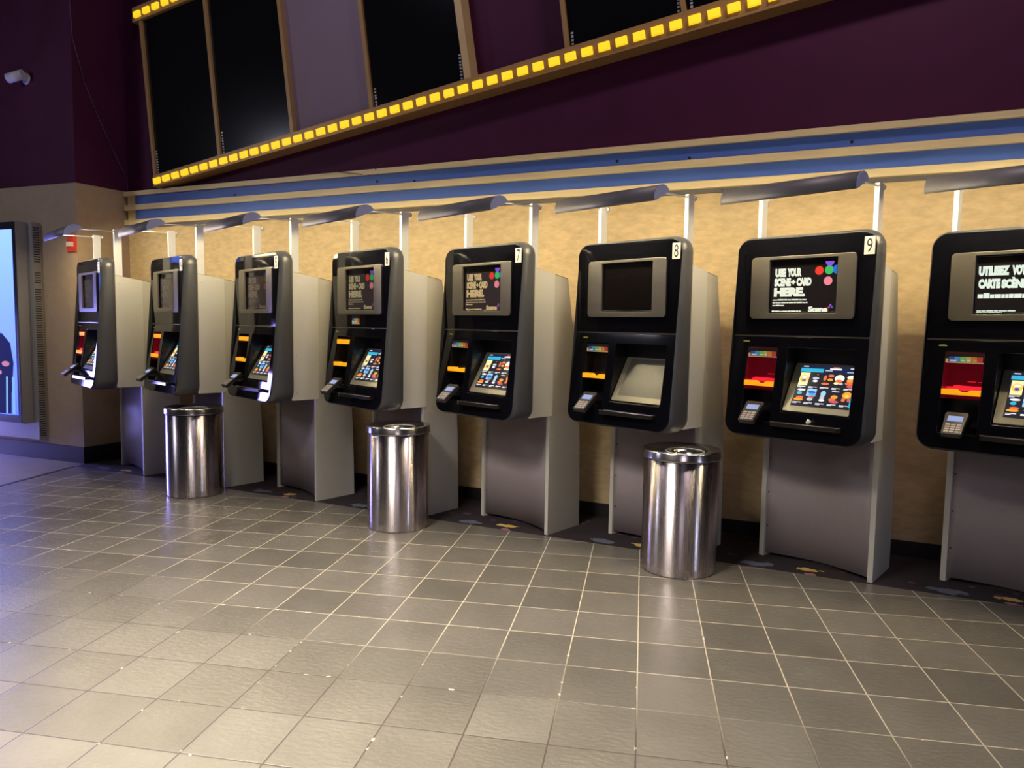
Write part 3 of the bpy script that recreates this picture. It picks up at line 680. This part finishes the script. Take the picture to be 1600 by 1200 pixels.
def text_col(k):
    # viewing-angle falloff from this camera, put into each panel's lettering colour
    T = {9: ((0.88, 0.90, 0.72), 1.0), 10: ((0.80, 0.90, 0.76), 1.0), 7: ((0.62, 0.44, 0.20), 0.85), 6: ((0.34, 0.28, 0.14), 0.75), 5: ((0.16, 0.11, 0.075), 0.6), 4: ((0.11, 0.09, 0.075), 0.5), 3: ((0.10, 0.085, 0.08), 0.45)}
    return T[k]
def me_message(k):
    c, s = text_col(k)
    dim = {9: 1, 10: 1, 7: 0.8, 6: 0.45, 5: 0.12, 4: 0.05, 3: 0.05}[k]  # coloured dots dimmed for the same viewing-angle falloff
    mats = [em('lettering_%d' % k, c, s)]
    for j, dc in enumerate([(0.28, 0.10, 0.85), (0.95, 0.05, 0.03), (0.06, 0.55, 0.12), (0.02, 0.16, 0.80), (0.95, 0.26, 0.33)]): mats.append(em('dot_%d_%d' % (j, k), dc, 0.95*dim))
    bk = {9: 0.010, 10: 0.010, 7: 0.026, 6: 0.022, 5: 0.022, 4: 0.020, 3: 0.02}[k]
    mats.append(em('panel_glow_%d' % k, (bk*1.1, bk*0.75, bk*0.75), 1.0))
    mb = MB()
    def F(x, z): return (x, -0.3215, z)
    def XZ(u, v): return -0.188+0.394*u, 1.558+0.307*v
    def T(s_, u0, u1, v0, v1, bold=0.035): x0, z0 = XZ(u0, v0); x1, z1 = XZ(u1, v1); add_text(mb, s_, x0, x1, z0, z1, F, 0, bold)
    def bars(u0, u1, v0, v1, gap=0.25):
        u = u0
        while u < u1-0.01:
            w_ = min(0.03+0.07*random.random(), u1-u); h_ = (v1-v0)*(0.7+0.3*random.random())
            x0, z0 = XZ(u, v0); x1, z1 = XZ(u+w_, v0+h_); mb.face([(x0, -0.3215, z0), (x1, -0.3215, z0), (x1, -0.3215, z1), (x0, -0.3215, z1)], 0)
            u += w_+0.006
    x0, z0 = XZ(-0.005, -0.005); x1, z1 = XZ(1.005, 0.86); mb.face([(x0, -0.3206, z0), (x1, -0.3206, z0), (x1, -0.3206, z1), (x0, -0.3206, z1)], 6)
    if k != 10:
        T('USE', 0.070, 0.235, 0.675, 0.835, 0.085); T('YOUR', 0.255, 0.470, 0.675, 0.835, 0.085)
        T('SCENE', 0.062, 0.315, 0.500, 0.655, 0.085); T('+', 0.320, 0.385, 0.535, 0.620, 0.07); T('CARD', 0.400, 0.620, 0.500, 0.655, 0.085)
        T('HERE.', 0.060, 0.535, 0.305, 0.475, 0.075)
        bars(0.045, 0.560, 0.235, 0.262); bars(0.045, 0.575, 0.185, 0.210); bars(0.045, 0.225, 0.135, 0.160); bars(0.040, 0.480, 0.020, 0.052)
        T('Scene', 0.590, 0.870, 0.020, 0.125, 0.06)
        for (u, v, mi) in ((0.905, 0.145, 1), (0.885, 0.105, 2), (0.925, 0.110, 4)):
            x, z = XZ(u, v); mb.disc((x, -0.3215, z), (0.006, 0, 0), (0, 0, 0.006), 12, mi)
        dots = ((0.870, 0.925, 1, 'h'), (0.725, 0.770, 2, ''), (0.865, 0.775, 3, ''), (0.975, 0.780, 4, 'c'), (0.855, 0.580, 5, ''))
        for u, v, mi, cut in dots:
            x, z = XZ(u, v); pts = []
            for i in range(28):
                a = 2*PI*i/28; px, pz = x+0.024*math.cos(a), z+0.024*math.sin(a)
                if cut == 'h': pz = min(pz, z+0.002)
                if cut == 'c': px = min(px, 0.2045)
                pts.append((px, -0.3215, pz))
            mb.face(pts, mi)
    else:
        T('UTILISEZ', 0.035, 0.385, 0.655, 0.820, 0.085); T('VOTRE', 0.410, 0.640, 0.655, 0.820, 0.085)
        T('CARTE', 0.040, 0.290, 0.440, 0.605, 0.085); T('SCÈNE+', 0.302, 0.640, 0.440, 0.625, 0.085)
        bars(0.040, 0.620, 0.275, 0.365); bars(0.038, 0.480, 0.055, 0.080); bars(0.038, 0.330, 0.025, 0.038)
    bmesh.ops.recalc_face_normals(mb.bm, faces=mb.bm.faces)
    for f in mb.bm.faces:
        if f.normal.y > 0: f.normal_flip()
    return mb.mesh('screen_message', mats, recalc=False)
def me_digit(n):
    mb = MB(); s = str(n)
    x0, x1 = (0.350, 0.379) if len(s) == 1 else (0.343, 0.386)
    if s == '1': x0, x1 = 0.358, 0.372
    add_text(mb, s, x0, x1, 1.878, 1.952, lambda x, z: (x, -0.3318, z), 0, 0.0)
    for f in mb.bm.faces:
        f.normal_update()
        if f.normal.y > 0: f.normal_flip()
    return mb.mesh('number', [M_ink], recalc=False)

LABELS = {
 3: 'grey ticket kiosk at the far left end of the row, by the tan wall corner',
 4: 'grey ticket kiosk standing over the leftmost steel bin, its display barely readable',
 5: 'grey ticket kiosk numbered 5, between the left bin and the middle bin',
 6: 'grey ticket kiosk numbered 6 with a coloured card sticker under its upper screen',
 7: 'ticket kiosk numbered 7 with yellowish lettering on its screen, right of the middle bin',
 8: 'ticket kiosk numbered 8 with both screens switched off, left of the nearest bin',
 9: 'ticket kiosk numbered 9 with bright white English lettering, right of the nearest bin',
 10: 'ticket kiosk cut by the right edge, with French lettering on its screen'}
def kiosk(k):
    ox = (k-9)*SP
    r = empty('ticket_kiosk', (ox+OFF*math.cos(KY), OFF*math.sin(KY), 0), KY)
    tag(r, LABELS[k], 'ticket kiosk', 'self service ticket kiosks along the wall')
    for s in (1, -1):
        if s > 0: me = cm('side', me_side_panel); es = cm('estrip', me_edge_strip); sc = cm('screws', me_screws)
        p = put('side_panel', me, r); p.location = (0.354*s, 0, 0); p.scale = (s, 1, 1)
        e = put('edge_strip', es, p); e['label'] = 'thin dark edge strip'
        cv = put('side_cover', cm('cover', me_cover), p); cv['label'] = 'paler side cover'
        w_ = put('screw_heads', sc, p); w_.location = (0.0035, 0, 0)
    put('front_panel', cm('front', me_front_panel), r)['label'] = 'concave taupe lower panel'
    put('toe_kick', cm('kick', me_kick), r)
    put('cabinet_body', cm('cab', me_cabinet), r)
    put('head_shell', cm('shell', me_shell), r)['label'] = 'charcoal rounded head casing'
    up = put('upper_fascia', cm('fup', me_fascia_up), r)
    lo = put('lower_fascia', cm('flo', me_fascia_lo), r)
    put('seam_strip', cm('seam', me_seam), r)
    put('screen_bezel', cm('bezel', me_bezel), r)['label'] = 'brushed bronze bezel'
    scr = put('upper_screen', cm('scr', me_display_off), r)
    if k != 8: put('screen_message', me_message(k), scr)
    pl = put('number_card', cm('plate', me_plate), r); put('number', me_digit(k), pl)
    red = k in (3, 4, 9, 10)
    d = put('dispenser_recess', cm('rec%d' % red, lambda: me_disp_recess(red)), r)
    put('ticket_slot', cm('slot%d' % red, lambda: me_slot(red)), d)
    put('ticket_lip', cm('lip', me_lip), d)['label'] = 'glowing amber lip'
    if red: put('ticket_guide', cm('guide', me_cleartray), d)
    if k >= 7: put('payment_sticker', cm('stick', me_sticker), d)
    else: put('amber_header', cm('amb', me_amberstrip), d)
    if k == 6:
        q = put('payment_sticker', cm('stick', me_sticker), up); q.scale = (0.60, 1, 1.25); q.location = (0.075, 0.009, -0.172); q['label'] = 'coloured card sticker'
    put('status_light', cm('stat', me_status), lo)
    t = put('card_terminal', cm('term', me_terminal), r)
    put('terminal_screen', cm('ts', me_term_scr), t); put('keypad', cm('keys', me_keys), t)
    put('screen_recess', cm('tsr', me_ts_recess), r)
    ts = put('touch_screen', cm('tsf', me_ts_frame), r)
    if k != 8: put('film_menu', cm('ui', me_ui), ts)
    else:
        ts['label'] = 'blank grey touch screen'
        put('blank_glass', cm('blank', me_blank), ts)
    tr = put('tray', cm('tray', me_tray), r); put('tray_rim', cm('rim', me_tray_rim), tr)
    for s in (1, -1):
        p = put('lamp_post', cm('post', me_post), r); p.location = (0.336*s, 0, 0)
        put('rod', cm('rod', me_rod), p); put('knob', cm('knob', me_knob), p)
    sh = put('lamp_shade', cm('shade', me_shade), r)
    put('end_cap', cm('capR', lambda: me_cap(1)), sh); put('end_cap', cm('capL', lambda: me_cap(-1)), sh)
    put('fluorescent_tube', cm('tube', me_tube), sh)
    return r
KI = {k: kiosk(k) for k in range(3, 11)}

# crumpled receipt left on the tray of number 9
mb = MB(); res = bmesh.ops.create_icosphere(mb.bm, subdivisions=2, radius=0.014)
for v in mb.bm.verts: v.co *= 0.65+0.6*random.random(); v.co.z *= 1.15
zm = min(v.co.z for v in mb.bm.verts)
o = mb.build('crumpled_receipt', [pm('white_paper', (0.8, 0.78, 0.74), 0.7)])
KM = Matrix.Translation((OFF*math.cos(KY), OFF*math.sin(KY), 0)) @ Matrix.Rotation(KY, 4, 'Z')
p = KM @ Vector((0.125, -0.430, 0.938)); o.location = (p.x, p.y, 0.9385-zm)
tag(o, 'small crumpled white paper lying on the tray of the kiosk numbered 9', 'paper')

# ------------------------------------------------------------------ litter bins
def bin_(x, y, r, label, dent=False):
    root = empty('litter_bin', (x, y, 0), random.random()*0.3); tag(root, label, 'bin', 'steel litter bins in front of the kiosks')
    mb = MB(); mb.lathe([(0.0, 0.004), (r*0.95, 0.004), (r*0.985, 0.0), (r, 0.012), (r, 0.05), (r*1.002, 0.052), (r, 0.055), (r, 0.690), (r*0.97, 0.692), (r*0.97, 0.30), (0, 0.30)], n=96)
    b = mb.build('bin_body', [M_steel], root)
    mb = MB(); ro = r+0.008; ri = r*0.50; o_ = r*0.13
    rings = mb.lathe([(ro, 0.688), (ro+0.003, 0.692), (ro, 0.698), (ro-0.001, 0.732), (ro-0.006, 0.740), (ro-0.016, 0.738)], n=96)
    inner = [mb.bm.verts.new((ri*math.cos(2*PI*i/96)+o_*0.6, ri*math.sin(2*PI*i/96)-o_, 0.724)) for i in range(96)]
    low = [mb.bm.verts.new((ri*0.9*math.cos(2*PI*i/96)+o_*0.6, ri*0.9*math.sin(2*PI*i/96)-o_, 0.690)) for i in range(96)]
    for A, B in ((rings[-1], inner), (inner, low)):
        for i in range(96):
            f = mb.bm.faces.new((A[i], A[(i+1) % 96], B[(i+1) % 96], B[i])); f.smooth = True
    lid = mb.build('bin_lid', [M_lid], root)
    mb = MB()
    for i in range(48):
        a, b2 = 2*PI*i/48, 2*PI*(i+1)/48
        mb.tube((ri*math.cos(a)+o_*0.6, ri*math.sin(a)-o_, 0.725), (ri*math.cos(b2)+o_*0.6, ri*math.sin(b2)-o_, 0.725), 0.004, 6)
    mb.build('opening_rim', [M_chr], lid)
    if dent:
        mb = MB(); th = math.radians(-118)
        for i in range(4):
            a = th+i*0.05; mb.box(r*math.cos(a)-0.004, r*math.cos(a)+0.004, r*math.sin(a)-0.004, r*math.sin(a)+0.002, 0.662+0.008*(i % 2), 0.678)
        mb.build('torn_label', [pm('white_paper', (0.8, 0.78, 0.74), 0.7)], root)
    return root
bin_(-1.073, -0.250, 0.224, 'round stainless steel bin nearest the camera, before the kiosk numbered 8')
bin_(-3.103, -0.271, 0.219, 'round stainless steel bin in the middle, before the kiosk numbered 6', True)
bin_(-5.173, -0.252, 0.226, 'round stainless steel bin farthest left, before the second kiosk of the row')

# ------------------------------------------------------------------ advertising display on the left wall
DR = math.atan2(0.07, 1.29)
disp = empty('advertising_display', (-8.45, 0.047, 0), DR); tag(disp, 'tall glowing blue advertising display with a suited person on the left wall', 'display')
# local: x to 0.. right edge around 0.62, y negative to the room
M_dsil = pm('silver_display_case', (0.34, 0.33, 0.32), 0.38, metal=0.4, noise=0.03)
M_dvent = pm('vent_slot', (0.03, 0.03, 0.03), 0.6)
mb = MB(); mb.box(-0.80, 0.77, -0.085, 0.0, 0.215, 2.415); mb.bevel(0.006, 2); hs = mb.build('housing', [M_dsil], disp)
for za, zb3 in ((0.25, 1.76), (1.81, 1.93), (2.02, 2.38)):
    mb = MB(); z = za
    mb.box(0.7695, 0.7705, -0.078, -0.009, za-0.004, zb3+0.004, 1)
    while z < zb3: mb.box(0.7695, 0.7735, -0.075, -0.012, z, z+0.011); z += 0.024
    mb.build('vent_slots', [M_dvent, M_dsil], hs)
mb = MB(); mb.box(-0.74, 0.685, -0.190, -0.085, 0.385, 2.415); mb.bevel(0.006, 2); mb.build('front_frame', [M_dsil], disp)
mb = MB(); mb.box(-0.735, 0.672, -0.196, -0.190, 0.392, 2.408); mb.build('black_border', [M_blk], disp)
mb = MB(); mb.box(-0.665, 0.632, -0.199, -0.196, 0.470, 2.335)
def disp_mat():
    m, t, b = nodes_of('blue_advert_screen'); tc = t.nodes.new('ShaderNodeTexCoord'); s = t.nodes.new('ShaderNodeSeparateXYZ')
    t.links.new(tc.outputs['Object'], s.inputs[0]); r = t.nodes.new('ShaderNodeMapRange'); r.inputs[1].default_value = 0.5; r.inputs[2].default_value = 2.3
    t.links.new(s.outputs[2], r.inputs[0]); cr = t.nodes.new('ShaderNodeValToRGB')
    cr.color_ramp.elements[0].color = (0.026, 0.043, 0.55, 1); cr.color_ramp.elements[1].color = (0.067, 0.120, 0.50, 1)
    t.links.new(r.outputs[0], cr.inputs[0]); t.links.new(cr.outputs[0], b.inputs['Emission Color']); b.inputs['Emission Strength'].default_value = 6.0
    b.inputs['Base Color'].default_value = (0.02, 0.02, 0.02, 1); b.inputs['Roughness'].default_value = 0.2
    return m
ds = mb.build('screen', [disp_mat()], disp)
# picture of a person in a dark suit with folded arms, plus illegible lines
mb = MB(); yy = -0.2000
def dq(pts, mi, o=0.0): mb.face([(x, yy-o, z) for x, z in pts], mi)
ms = [em('advert_suit', (0.012, 0.016, 0.11), 1.0), em('advert_skin', (0.62, 0.24, 0.40), 1.0), em('advert_hair', (0.03, 0.02, 0.06), 1.0), em('advert_shirt', (0.25, 0.38, 0.85), 1.0), em('advert_line', (0.05, 0.12, 0.30), 1.0), em('advert_chair', (0.25, 0.50, 0.95), 1.0)]
cx = 0.33
dq([(cx-0.20, 0.70), (cx+0.22, 0.70), (cx+0.26, 1.00), (cx+0.22, 1.20), (cx+0.10, 1.30), (cx-0.10, 1.30), (cx-0.24, 1.18), (cx-0.28, 0.98)], 0)
dq([(cx-0.18, 0.48), (cx+0.20, 0.48), (cx+0.22, 0.80), (cx-0.20, 0.80)], 0, 0.0002)
dq([(cx-0.06, 1.31), (cx+0.06, 1.31), (cx+0.02, 1.10), (cx-0.02, 1.10)], 3, 0.0006)
mb.disc((cx, yy-0.0008, 1.40), (0.075, 0, 0), (0, 0, 0.10), 20, 2); mb.disc((cx+0.005, yy-0.0012, 1.385), (0.062, 0, 0), (0, 0, 0.085), 20, 1)
mb.disc((cx+0.14, yy-0.001, 0.99), (0.06, 0, 0), (0, 0, 0.028), 12, 1); mb.disc((cx+0.02, yy-0.001, 0.90), (0.06, 0, 0), (0, 0, 0.028), 12, 1)
dq([(cx+0.12, 0.48), (cx+0.15, 0.48), (cx+0.17, 0.86), (cx+0.14, 0.86)], 5, 0.0014); dq([(cx+0.22, 0.48), (cx+0.26, 0.48), (cx+0.27, 0.86), (cx+0.23, 0.86)], 5, 0.0014)
dq([(cx-0.35, 0.48), (cx-0.20, 0.48), (cx-0.20, 1.12), (cx-0.30, 1.16), (cx-0.42, 1.10), (cx-0.45, 0.48)], 0, 0.0004)
dq([(cx-0.33, 0.52), (cx-0.29, 0.52), (cx-0.28, 0.74), (cx-0.32, 0.74)], 5, 0.001)
for a, b, z in ((-0.4, 0.06, 1.99), (-0.4, 0.10, 1.965), (-0.4, 0.02, 1.86), (-0.4, 0.08, 1.84), (-0.4, 0.20, 1.60)): dq([(a, z), (0.14+b, z), (0.14+b, z+0.012), (a, z+0.012)], 4, 0.0004)
bmesh.ops.recalc_face_normals(mb.bm, faces=mb.bm.faces)
for f in mb.bm.faces:
    if f.normal.y > 0: f.normal_flip()
mb.build('advert_picture', ms, ds, recalc=False)

# ------------------------------------------------------------------ small things on the walls
al = empty('fire_alarm', (-7.210, 0.115, 2.20), DR); tag(al, 'red fire alarm strobe high on the tan wall corner beside the leftmost kiosk lamp', 'fire alarm')
mb = MB(); mb.box(-0.052, 0.052, -0.030, 0.0, -0.085, 0.085); mb.bevel(0.008, 2); mb.build('alarm_body', [pm('red_plastic', (0.62, 0.05, 0.03), 0.4)], al)
mb = MB(); mb.box(-0.038, 0.038, -0.050, -0.030, -0.035, 0.010); mb.bevel(0.01, 2); mb.build('strobe_lens', [pm('clear_lens', (0.75, 0.62, 0.55), 0.15)], al)

sc = empty('security_camera', (-7.79, 0.080, 3.84), DR); tag(sc, 'small white security camera on the plum wall at upper left', 'camera')
mb = MB(); mb.lathe([(0.0, 0), (0.055, 0), (0.055, -0.012), (0.020, -0.018), (0.0, -0.018)], axis='y', n=24); mb.build('mount', [M_alu], sc)
mb = MB(); mb.tube((0.0, -0.015, 0.0), (-0.02, -0.06, -0.01), 0.014, 12); mb.build('arm', [M_alu], sc)
mb = MB(); d0, d1 = Vector((0.05, -0.07, 0.02)), Vector((-0.10, -0.12, -0.02)); mb.tube(d0, d1, 0.046, 24); mb.bevel(0.008, 2, 60); bd = mb.build('camera_body', [pm('white_plastic', (0.62, 0.62, 0.68), 0.4)], sc)
mb = MB(); dd = (d1-d0).normalized(); mb.tube(d1, d1+dd*0.008, 0.032, 20); mb.build('lens', [M_blk], bd)

mb = MB(); pts = [(CX+0.018, 0.10, 4.60), (CX+0.021, 0.118, 4.15), (CX+0.018, 0.23, 3.77), (CX+0.018, 0.355, 3.49), (CX+0.018, 0.52, 3.17), (CX+0.018, 0.665, 2.92), (CX+0.012, 0.675, 2.81)]
for a, b in zip(pts, pts[1:]): mb.tube(a, b, 0.0035, 6)
tag(mb.build('cable', [pm('purple_cable', (0.12, 0.09, 0.16), 0.5)]), 'thin loose cable running diagonally down the side of the plum wall', 'cable')
mb = MB(); pts = [(-4.52, 0.612, 2.782), (-4.35, 0.610, 2.779), (-4.12, 0.612, 2.745), (-4.02, 0.640, 2.735), (-3.92, 0.612, 2.79), (-3.86, 0.655, 2.84)]
for a, b in zip(pts, pts[1:]): mb.tube(a, b, 0.003, 6)
tag(mb.build('cable', [pm('dark_cable', (0.06, 0.04, 0.03), 0.5)]), 'short dark cable lying over the top slat of the blue striped ledge', 'cable')
